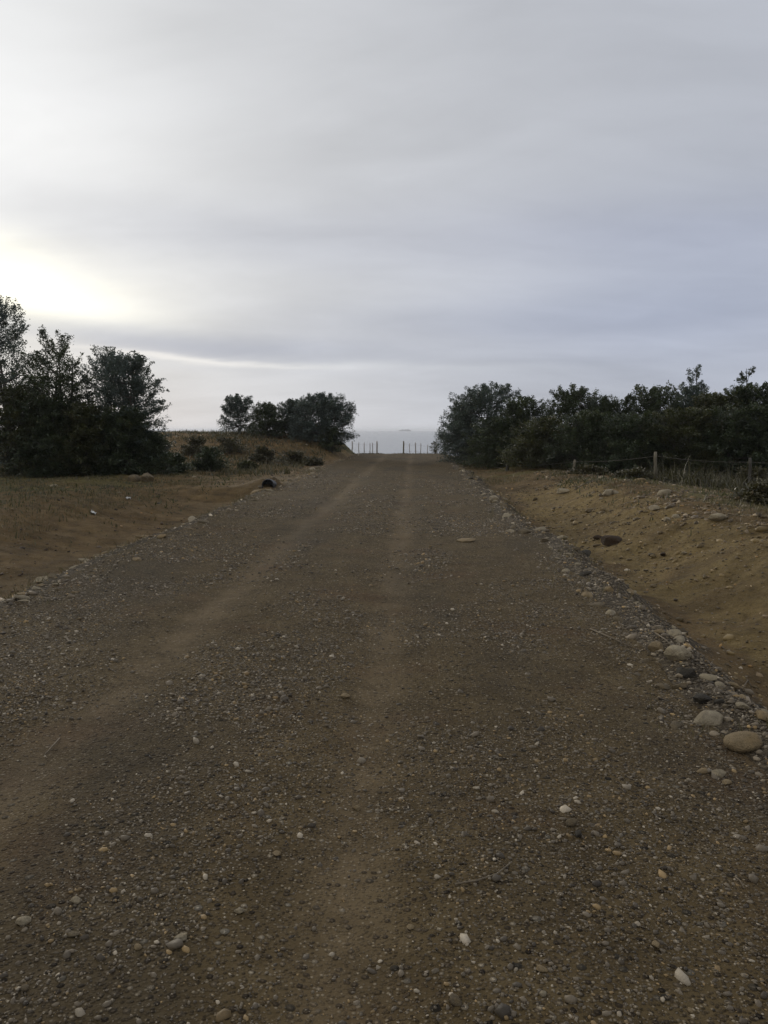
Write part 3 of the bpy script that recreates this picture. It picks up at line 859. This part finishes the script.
T('tree', 'olive tree in the saddle between the two spired trees of the right stand', 'tree', 716, 30.5, 395, 76, 58, mat='leafo', clumps=240, per=90, gap=.15, low=.01, stems=3, cr=.38)
T('tree', 'pointed dark tree with a single leader near the right picture edge', 'tree', 744, 31, 369, 62, 59, mat='leaf', clumps=220, per=85, gap=.25, low=.01, taper=.6, stems=2, cr=.36, sprig=12)
T('tree', 'dark tree cut by the right picture edge', 'tree', 778, 30, 386, 66, 60, mat='leaf', clumps=230, per=90, gap=.2, low=.01, stems=3, cr=.38)
fr = [('dark thicket shrub at the foot of the rounded bushy tree', 500, 36.5, 420, 84), ('dark shrub between the first and second fence posts', 542, 32, 420, 84),
      ('shrub just right of the second fence post', 590, 30, 414, 86), ('shrub in front of the broad dark tree left of the tall post', 634, 28.5, 415, 86),
      ('dark olive shrub right of the tall pale fence post', 684, 28, 410, 92), ('dark shrub in front of the olive saddle tree', 730, 27.5, 410, 90),
      ('dark shrub at the right picture edge behind the wire', 774, 27, 406, 92)]
for i, (lb, px, Y_, tp, wp) in enumerate(fr):
    T('shrub', lb, 'shrub', px, Y_, tp, wp, 70 + i, mat='leafo' if i % 3 == 1 else 'leaf', clumps=200, per=80, gap=.05, low=.01, stems=4, cr=.36)
sb = [('low brown bramble mound in front of the fence right of the tall post', 693, 22.6, 480, 52), ('brown scrub behind the wire near the right picture edge', 757, 24.2, 468, 40),
      ('thin brown scrub at the foot of the second fence post', 588, 25.5, 474, 34), ('small brown scrub between the second and tall fence posts', 634, 24.5, 473, 36),
      ('low scrub on top of the bank at the right picture edge', 762, 15.2, 516, 30), ('faint grey bush on the crest in front of the sea', 435, 55, 441, 13)]
for i, (lb, px, Y_, tp, wp) in enumerate(sb):
    T('scrub', lb, 'scrub', px, Y_, tp, wp, 90 + i, mat='scrub', clumps=60 if i < 5 else 16, per=60 if i < 5 else 30, gap=.35, low=.02, stems=4, cr=.24, leaf=.034, depth=1.0)

# ------------------------------------------------------------------ grass and undergrowth
def blades(P, hgt_, wid, tone, lean=.5):
    n = len(P); a = RNG.uniform(0, 6.283, n); b = RNG.uniform(0, 6.283, n)
    side = np.stack([np.cos(a), np.sin(a), 0 * a], 1) * wid[:, None]
    ln = np.stack([np.cos(b), np.sin(b), 0 * b], 1) * (hgt_ * lean * RNG.random(n))[:, None]
    up = np.zeros((n, 3)); up[:, 2] = hgt_
    V = np.stack([P - side, P + side, P + side * .6 + up * .6 + ln * .4, P - side * .6 + up * .6 + ln * .4, P + up + ln], 1).reshape(-1, 3)
    i = np.arange(n)[:, None] * 5
    return V, i + np.array([[0, 1, 2, 3]]), i + np.array([[3, 2, 4]]), np.repeat(tone, 5)


def grass(n, fx, fy, hm, name, label, mat, cat='grass', lean=.7, wid=.004, thr=-.1, freq=.7):
    yy = fy(n); xx = fx(yy, n)
    m_ = fbm(xx * freq, yy * freq, 95, 4) > thr + RNG.normal(0, .15, n)
    xx, yy = xx[m_], yy[m_]
    P = np.stack([xx, yy, surf_z(xx, yy) - .01], 1)
    h = hm * np.exp(RNG.normal(0, .4, len(xx)))
    V, F4, F3, tn = blades(P, h, wid * (1 + .06 * yy) * RNG.uniform(.6, 1.4, len(xx)), np.clip(RNG.normal(.5, .25, len(xx)), 0, 1), lean)
    o = obj(name, mesh_np(name, V, [F4, F3], {'tone': tn}), M[mat])
    return tag(o, label, cat, kind='stuff')


grass(42000, lambda y, n: left_edge(y) - 2.6 - 11 * RNG.random(n) ** 1.2, lambda n: 9 + 22 * RNG.random(n), .05, 'grass', 'short dry grass over the left verge', 'dry', thr=.0)
grass(30000, lambda y, n: left_edge(y) - 1.2 - 14 * RNG.random(n), lambda n: 30 + 26 * RNG.random(n), .10, 'hillside_grass', 'dry grass over the rusty hillside', 'dry', thr=.02, freq=.5)
grass(26000, lambda y, n: right_edge(y) + 2.9 + 7 * RNG.random(n) ** 1.2, lambda n: 8 + 20 * RNG.random(n), .06, 'shelf_grass', 'dry grass on the stony shelf below the fence', 'dry', thr=.05)
grass(14000, lambda y, n: right_edge(y) + .3 + 4.5 * RNG.random(n), lambda n: 26 + 27 * RNG.random(n), .07, 'roadside_grass', 'dry grass along the far right roadside', 'dry', thr=.0)
grass(15000, lambda y, n: right_edge(y) + 5.5 + 9 * RNG.random(n), lambda n: 20 + 10 * RNG.random(n), .32, 'undergrowth', 'tangled brown undergrowth under the right trees', 'scrub', 'undergrowth', lean=1.2, wid=.005, thr=-.1)
grass(16000, lambda y, n: left_edge(y) - 1.0 - 15 * RNG.random(n), lambda n: 29 + 24 * RNG.random(n), .16, 'hillside_heath', 'low dark heath in patches over the rusty hillside', 'scrub', 'heath', lean=1.3, wid=.007, thr=.12, freq=.45)
grass(9000, lambda y, n: left_edge(y) - 1.6 - 8 * RNG.random(n), lambda n: 8 + 20 * RNG.random(n), .07, 'ditch_weeds', 'low dark weeds on the left ditch bank', 'leafo', 'weeds', lean=1.2, wid=.006, thr=.18, freq=.6)
grass(12000, lambda y, n: right_edge(y) + 2.3 + 5 * RNG.random(n), lambda n: 7 + 20 * RNG.random(n), .08, 'shelf_weeds', 'low dark weeds on the stony shelf', 'leafo', 'weeds', lean=1.2, wid=.005, thr=.12, freq=.6)
grass(5000, lambda y, n: right_edge(y) + RNG.normal(.45, .45, n), lambda n: 4 + 26 * RNG.random(n) ** 1.4, .07, 'edge_weeds', 'dry straw and weeds among the right rubble', 'dry', 'weeds', lean=1.5, wid=.0022, thr=.16, freq=1.3)
grass(5000, lambda y, n: left_edge(y) - RNG.normal(.4, .4, n), lambda n: 7 + 26 * RNG.random(n) ** 1.3, .07, 'ditch_straw', 'dry straw along the left road edge', 'dry', 'weeds', lean=1.5, wid=.0025, thr=.14, freq=1.1)
grass(3000, lambda y, n: -6 + 9 * RNG.random(n), lambda n: 53.6 + 3 * RNG.random(n), .05, 'crest_grass', 'thin grass along the road crest', 'scrub', thr=-.1)

# ------------------------------------------------------------------ fences
def post_mesh(h, r, seed):
    rr = random.Random(seed); t = Tubes()
    pts = [np.array([.012 * math.sin(k * 1.7 + seed), .012 * math.cos(k * 1.3 + seed), -.25 + (h + .25) * k / 6]) for k in range(7)]
    t.add(pts, [r * (1.08 - .16 * k / 6) for k in range(7)], 9, True, .07)
    return t.mesh('post', False)


def fence(name, label, spots, wires, group=None, mats=None):
    root = empty(name, spots[0][:3], label, 'fence', group)
    o0 = np.array(spots[0][:3])
    for i, (x, y, z, h, r, mt) in enumerate(spots):
        p = obj('post', post_mesh(h, r, i + int(abs(x) * 7)), M[mt], root, tuple(np.array([x, y, z]) - o0))
        p.rotation_euler = (random.uniform(-.05, .05), random.uniform(-.05, .05), 0)
    for fr_ in wires:
        t = Tubes(); pts = []
        for a, b in zip(spots[:-1], spots[1:]):
            for k in range(8):
                s = k / 8
                q = np.array(a[:3]) * (1 - s) + np.array(b[:3]) * s - o0
                q[2] += (a[3] * (1 - s) + b[3] * s) * fr_ - .07 * 4 * s * (1 - s) * (.4 + .5 * fr_)
                pts.append(q + np.array([0, -.045, 0]))
        b = spots[-1]; q = np.array(b[:3]) - o0; q[2] += b[3] * fr_; pts.append(q + np.array([0, -.045, 0]))
        t.add(pts, [.0045] * len(pts), 5, True)
        obj('wire', t.mesh('wire'), M['wire'], root)
    return root


def fp(px, Y, top, r, mt):
    x = at(px, Y); z = float(ground_z(x, Y)); return (x, Y, z, hgt(top, Y * 1.02, z), r, mt)


fence('wire_fence', 'sagging two wire fence on grey posts in front of the right stand of trees',
      [fp(846, 22.5, 455, .055, 'post'), fp(752, 23.8, 457, .045, 'postd'), fp(657, 24.6, 451, .05, 'post'), fp(575, 28.4, 459, .05, 'post'), fp(508, 32.5, 463, .06, 'postd'), fp(445, 50, 445, .08, 'postd')],
      (.86, .16))
fence('crest_fence', 'row of thin stakes left of the gap in the far fence before the sea',
      [fp(352, 60.5, 441, .05, 'post_hazed'), fp(359, 60.5, 442, .032, 'post_hazed'), fp(364, 60.5, 442.3, .036, 'post_hazed'), fp(369.5, 60.5, 442.5, .030, 'post_hazed'), fp(372.8, 60.5, 442.3, .03, 'post_hazed'), fp(377.3, 60.5, 441, .065, 'post_hazed')], (.9, .5))
fence('crest_fence', 'stakes and a thick dark post right of the gap in the far fence',
      [fp(403.8, 60.5, 441, .06, 'post'), fp(410, 60.5, 443, .028, 'post_hazed'), fp(415.6, 60.5, 442.3, .045, 'post_hazed'), fp(420.6, 60.5, 443, .03, 'post_hazed'), fp(427.5, 60.5, 444, .03, 'post_hazed'), fp(437, 60.5, 443, .03, 'post_hazed')], (.9, .5))

# ------------------------------------------------------------------ culvert pipe under the side track
px_, py_, pz_ = -4.0, 21.75, .10
root = empty('culvert_pipe', (px_, py_, pz_), 'round black culvert pipe end opening from the bank under the side track', 'pipe')
bm = bmesh.new(); S = 28
def ring(r, y): return [bm.verts.new((r * math.cos(2 * math.pi * k / S), y, r * math.sin(2 * math.pi * k / S))) for k in range(S)]
rings = []
for k in range(14):
    yv = k * .11; rings.append(ring(.165 + (.010 if k % 2 else 0), yv))
inner = [ring(.145, yv) for yv in (0, .0, .2, .35)]
seq = [rings[i] for i in range(len(rings) - 1, -1, -1)] + inner[1:]
for a, b in zip(seq[:-1], seq[1:]):
    for k in range(S):
        bm.faces.new((a[k], a[(k + 1) % S], b[(k + 1) % S], b[k]))
bm.faces.new(inner[-1])  # added black cap across the bore, stands in for its dark inside
for vv in inner[0]: bm.verts.remove(vv)
bmesh.ops.recalc_face_normals(bm, faces=bm.faces)
me = bpy.data.meshes.new('pipe_wall'); bm.to_mesh(me); bm.free()
obj('pipe_wall', me, M['rubber'], root); root.rotation_euler = (math.radians(-5), 0, math.radians(4))

# ------------------------------------------------------------------ litter and twigs
def scrap(px, py, w, label, seed):
    x, y, z, d = hit(px, py); s = w * d / F / 2; rr = random.Random(seed)
    bm = bmesh.new(); bmesh.ops.create_grid(bm, x_segments=6, y_segments=5, size=1)
    for vv in bm.verts: vv.co = Vector((vv.co.x * s, vv.co.y * s * .6, s * .35 * (math.sin(3 * vv.co.x + seed) * math.cos(2.4 * vv.co.y) + rr.uniform(-.3, .3)) + s * .25))
    r = bmesh.ops.solidify(bm, geom=bm.faces[:], thickness=.004)
    me = bpy.data.meshes.new('scrap'); bm.to_mesh(me); bm.free()
    o = obj('litter_scrap', me, M['litter'], loc=(x, y, z + .01)); o.rotation_euler = (rr.uniform(.2, .6), 0, rr.uniform(0, 6))
    return tag(o, label, 'litter')
scrap(93, 514, 9, 'crumpled white scrap lying on the left ditch bank', 3)
scrap(128, 499, 5, 'tiny white scrap on the grass right of the crumpled one', 5)


def twig(pts, r, label):
    W = [hit(*p) for p in pts]; o0 = np.array(W[0][:3])
    P = [np.array(q[:3]) - o0 + np.array([0, 0, .008 + .006 * (i % 2)]) for i, q in enumerate(W)]
    t = Tubes(); t.add(P, [r * (1 - .5 * i / len(P)) for i in range(len(P))], 5, True, .1)
    o = obj('twig', t.mesh('twig'), M['twig'], loc=tuple(o0)); return tag(o, label, 'twig')
twig([(455, 888), (478, 884), (497, 876), (512, 866)], .004, 'thin curved dark twig on the road right of the centre')
twig([(735, 879), (740, 886), (744, 892)], .0028, 'short pale straw on the dirt near the right picture edge')
twig([(655, 634), (666, 642), (674, 650)], .006, 'bent twig beside the large pale rock at the foot of the bank')
twig([(590, 630), (612, 640), (632, 648)], .006, 'long straight twig on the gravel left of the rubble')
twig([(742, 690), (748, 682), (752, 689)], .005, 'forked dry twig right of the two close pale stones')
twig([(60, 740), (50, 752), (44, 758)], .004, 'short twig by the left wheel track')

# ------------------------------------------------------------------ islet on the horizon
Yi = 5200.0; xi = at(405, Yi)
bm = bmesh.new(); nx = 40
prev = None
for j, (yo, k) in enumerate(((-16, 0), (-8, .7), (0, 1), (8, .7), (16, 0))):
    row = []
    for i in range(nx + 1):
        s = i / nx
        hh = (7.5 * math.sin(math.pi * s) ** .45 + 2.2 * float(vnoise(s * 9, 2, 7)) * math.sin(math.pi * s)) * k
        row.append(bm.verts.new(((s - .5) * 88, yo, hh * 1.75 - 1)))
    if prev:
        for i in range(nx): bm.faces.new((prev[i], prev[i + 1], row[i + 1], row[i]))
    prev = row
me = bpy.data.meshes.new('islet'); bm.to_mesh(me); bm.free()
tag(obj('islet', me, M['islet'], loc=(xi, Yi, SEA_Z)), 'tiny low hazy islet on the sea horizon above the road', 'islet')

# ------------------------------------------------------------------ haze
def haze_box(density):
    x0, x1, y0, y1, z0, z1 = -9500, 9500, -600, 9500, -21, 9.0
    V = np.array([(x, y, z) for z in (z0, z1) for y in (y0, y1) for x in (x0, x1)])
    Fq = np.array([(0, 2, 3, 1), (4, 5, 7, 6), (0, 1, 5, 4), (2, 6, 7, 3), (0, 4, 6, 2), (1, 3, 7, 5)])
    m = bpy.data.materials.new('haze'); m.use_nodes = True; nt = m.node_tree; nt.nodes.clear()
    out = nt.nodes.new('ShaderNodeOutputMaterial'); pv = nt.nodes.new('ShaderNodeVolumePrincipled')
    pv.inputs['Density'].default_value = density; pv.inputs['Color'].default_value = (.93, .95, 1.0, 1); pv.inputs['Anisotropy'].default_value = .3
    nt.links.new(pv.outputs[0], out.inputs['Volume'])
    o = obj('haze', mesh_np('haze', V, Fq), m); return tag(o, 'thin sea haze', 'haze', kind='stuff')
HAZE = 0.0002
if HAZE: haze_box(HAZE)

# ------------------------------------------------------------------ sky
SUN_AZ, SUN_EL = azel(6, 285)
w = bpy.data.worlds.new('World'); SC.world = w; w.use_nodes = True
nt = w.node_tree; nt.nodes.clear(); n = N(nt)
STR = .1
tc = n.new('ShaderNodeTexCoord').outputs['Generated']
nm = n.new('ShaderNodeVectorMath', operation='NORMALIZE'); n.put(nm.inputs[0], tc); D_ = nm.outputs[0]
sp = n.new('ShaderNodeSeparateXYZ'); n.put(sp.inputs[0], D_)
dx, dy, dz = sp.outputs
AZ = n.m('ARCTAN2', dx, dy); EL = n.m('ARCSINE', dz)
ez = n.m('ADD', n.m('MAXIMUM', dz, 0), .26)
cp = n.new('ShaderNodeCombineXYZ'); n.put(cp.inputs[0], n.m('DIVIDE', dx, ez)); n.put(cp.inputs[1], n.m('DIVIDE', dy, ez))
def cmap(sc, rot=0, off=(0, 0, 0)):
    q = n.new('ShaderNodeMapping'); n.put(q.inputs[0], cp.outputs[0]); q.inputs['Scale'].default_value = sc
    q.inputs['Rotation'].default_value = (0, 0, rot); q.inputs['Location'].default_value = off; return q.outputs[0]
n1 = n.noise(cmap((.8, 1.5, 1), .45, (3, 1, 0)), 1.15, 6, .5, .5)
n2 = n.noise(cmap((.9, 2.6, 1), -.12, (7, 4, 0)), 1.5, 6, .6, .3)
n3 = n.noise(cmap((.25, .5, 1), .2, (1, 9, 0)), 1.0, 4, .5)
n4 = n.noise(cmap((1.0, 2.2, 1), .9, (5, 8, 0)), 2.6, 7, .62, .6)
cl = n.m('ADD', n.m('MULTIPLY', n.m('SUBTRACT', n4, .5), .22), n.m('ADD', n.m('MULTIPLY', n.m('SUBTRACT', n1, .5), .72), n.m('ADD', n.m('MULTIPLY', n.m('SUBTRACT', n2, .5), .06), n.m('MULTIPLY', n.m('SUBTRACT', n3, .5), .35))))
# warped angles so that the cloud banks have uneven edges
wob = n.m('SUBTRACT', n.noise(cmap((.7, 1.4, 1), 0, (2, 2, 0)), 1.4, 5, .6), .5)
EW = n.m('ADD', EL, n.m('MULTIPLY', wob, .030)); AW = n.m('ADD', AZ, n.m('MULTIPLY', wob, .10))
def gauss(px, py, sa, se, tilt=0.0):
    a, e_ = azel(px, py)
    da = n.m('SUBTRACT', AW, a)
    de = n.m('ADD', n.m('SUBTRACT', EW, e_), n.m('MULTIPLY', da, tilt))
    q = n.m('ADD', n.m('POWER', n.m('ABSOLUTE', n.m('DIVIDE', da, math.radians(sa))), 2.0), n.m('POWER', n.m('ABSOLUTE', n.m('DIVIDE', de, math.radians(se))), 2.0))
    return n.m('POWER', 2.71828, n.m('MULTIPLY', q, -.5))
# overcast base, bluer away from the sun
side = n.rng(AZ, -.55, .55)
base = n.mix(side, (.535, .540, .552), (.412, .434, .488))
low = n.rng(EL, .30, .0)
base = n.mix(n.m('MULTIPLY', low, .45), base, n.mix(side, (.580, .582, .592), (.440, .468, .535)))
vv = n.new('ShaderNodeVectorMath', operation='SCALE'); n.put(vv.inputs[0], base); n.put(vv.inputs['Scale'], n.m('ADD', 1.0, n.m('MULTIPLY', cl, .75)))
acc = vv.outputs[0]
def addc(acc, fac, col):
    s = n.new('ShaderNodeVectorMath', operation='SCALE'); s.inputs[0].default_value = col; n.put(s.inputs['Scale'], fac)
    a = n.new('ShaderNodeVectorMath', operation='ADD'); n.put(a.inputs[0], acc); n.put(a.inputs[1], s.outputs[0]); return a.outputs[0]
for px, py, sa, se, tilt, col in (
        (-8, 282, 2.6, 1.9, .10, (.20, .18, .085)), (24, 282, 4.2, 1.7, .16, (.10, .092, .05)), (70, 296, 5.5, 1.2, .12, (.08, .075, .05)), (-60, 285, 11, 5, 0, (.11, .106, .08)), (80, 312, 4.5, .8, .1, (.10, .095, .065)),
        (15, 110, 8, 8, 0, (.15, .15, .145)), (60, 60, 16, 9, 0, (.05, .05, .045)),
        (150, 224, 11, 1.5, .10, (-.10, -.095, -.075)), (10, 225, 6, 1.0, .1, (-.05, -.045, -.03)), (95, 337, 11, .75, .05, (-.20, -.18, -.12)),
        (180, 357.5, 5.5, .16, .06, (.19, .17, .13)), (330, 366, 9, .22, .02, (.05, .05, .04)),
        (680, 300, 13, 4.5, 0, (-.095, -.085, -.05)), (430, 320, 12, 1.2, 0, (-.04, -.037, -.025)), (560, 232, 14, 1.5, .03, (-.03, -.03, -.02)),
        (170, 30, 5, 2.2, -.2, (-.05, -.05, -.05)), (330, 150, 12, 4, 0, (.03, .03, .03)), (360, 285, 14, 1.6, 0, (.05, .048, .04))):
    acc = addc(acc, gauss(px, py, sa, se, tilt), col)
mx = n.new('ShaderNodeVectorMath', operation='MAXIMUM'); n.put(mx.inputs[0], acc); mx.inputs[1].default_value = (.12, .12, .13)
sc_ = n.new('ShaderNodeVectorMath', operation='SCALE'); n.put(sc_.inputs[0], mx.outputs[0]); sc_.inputs['Scale'].default_value = 1.19 / STR
sky = n.new('ShaderNodeTexSky', sky_type='NISHITA'); sky.sun_disc = False
sky.sun_elevation = SUN_EL; sky.sun_rotation = SUN_AZ; sky.air_density = 1.0; sky.dust_density = 1.0
fin = n.mix(.985, sky.outputs[0], sc_.outputs[0])
bg = n.new('ShaderNodeBackground'); n.put(bg.inputs[0], fin); bg.inputs[1].default_value = STR
out = n.new('ShaderNodeOutputWorld'); nt.links.new(bg.outputs[0], out.inputs[0])

sl = bpy.data.lights.new('sun', 'SUN'); sl.energy = 1.2; sl.angle = math.radians(14); sl.color = (1, .93, .80)
so = bpy.data.objects.new('sun', sl); COL.objects.link(so)
sd = Vector((math.sin(SUN_AZ) * math.cos(SUN_EL), math.cos(SUN_AZ) * math.cos(SUN_EL), math.sin(SUN_EL)))
so.rotation_euler = sd.to_track_quat('Z', 'Y').to_euler(); so.location = (-30, 60, 30)

# ------------------------------------------------------------------ camera and render
cd = bpy.data.cameras.new('camera'); co = bpy.data.objects.new('camera', cd); COL.objects.link(co)
cd.sensor_fit = 'VERTICAL'; cd.sensor_height = 36; cd.lens = 36 * F / 1024; cd.clip_start = .05; cd.clip_end = 30000
co.matrix_world = Matrix(((RGT[0], UPV[0], -FWD[0], 0), (RGT[1], UPV[1], -FWD[1], 0), (RGT[2], UPV[2], -FWD[2], CAM_Z), (0, 0, 0, 1)))
SC.camera = co
SC.view_settings.view_transform = 'Standard'; SC.view_settings.look = 'None'; SC.view_settings.gamma = 1; SC.view_settings.exposure = 0
SC.view_settings.use_curve_mapping = False
cy = SC.cycles
cy.max_bounces = 5; cy.diffuse_bounces = 2; cy.glossy_bounces = 2; cy.transmission_bounces = 2; cy.transparent_max_bounces = 6; cy.volume_bounces = 1
cy.caustics_reflective = False; cy.caustics_refractive = False
cy.use_denoising = True
try: cy.denoiser = 'OPENIMAGEDENOISE'
except Exception: pass
cy.sample_clamp_indirect = 4
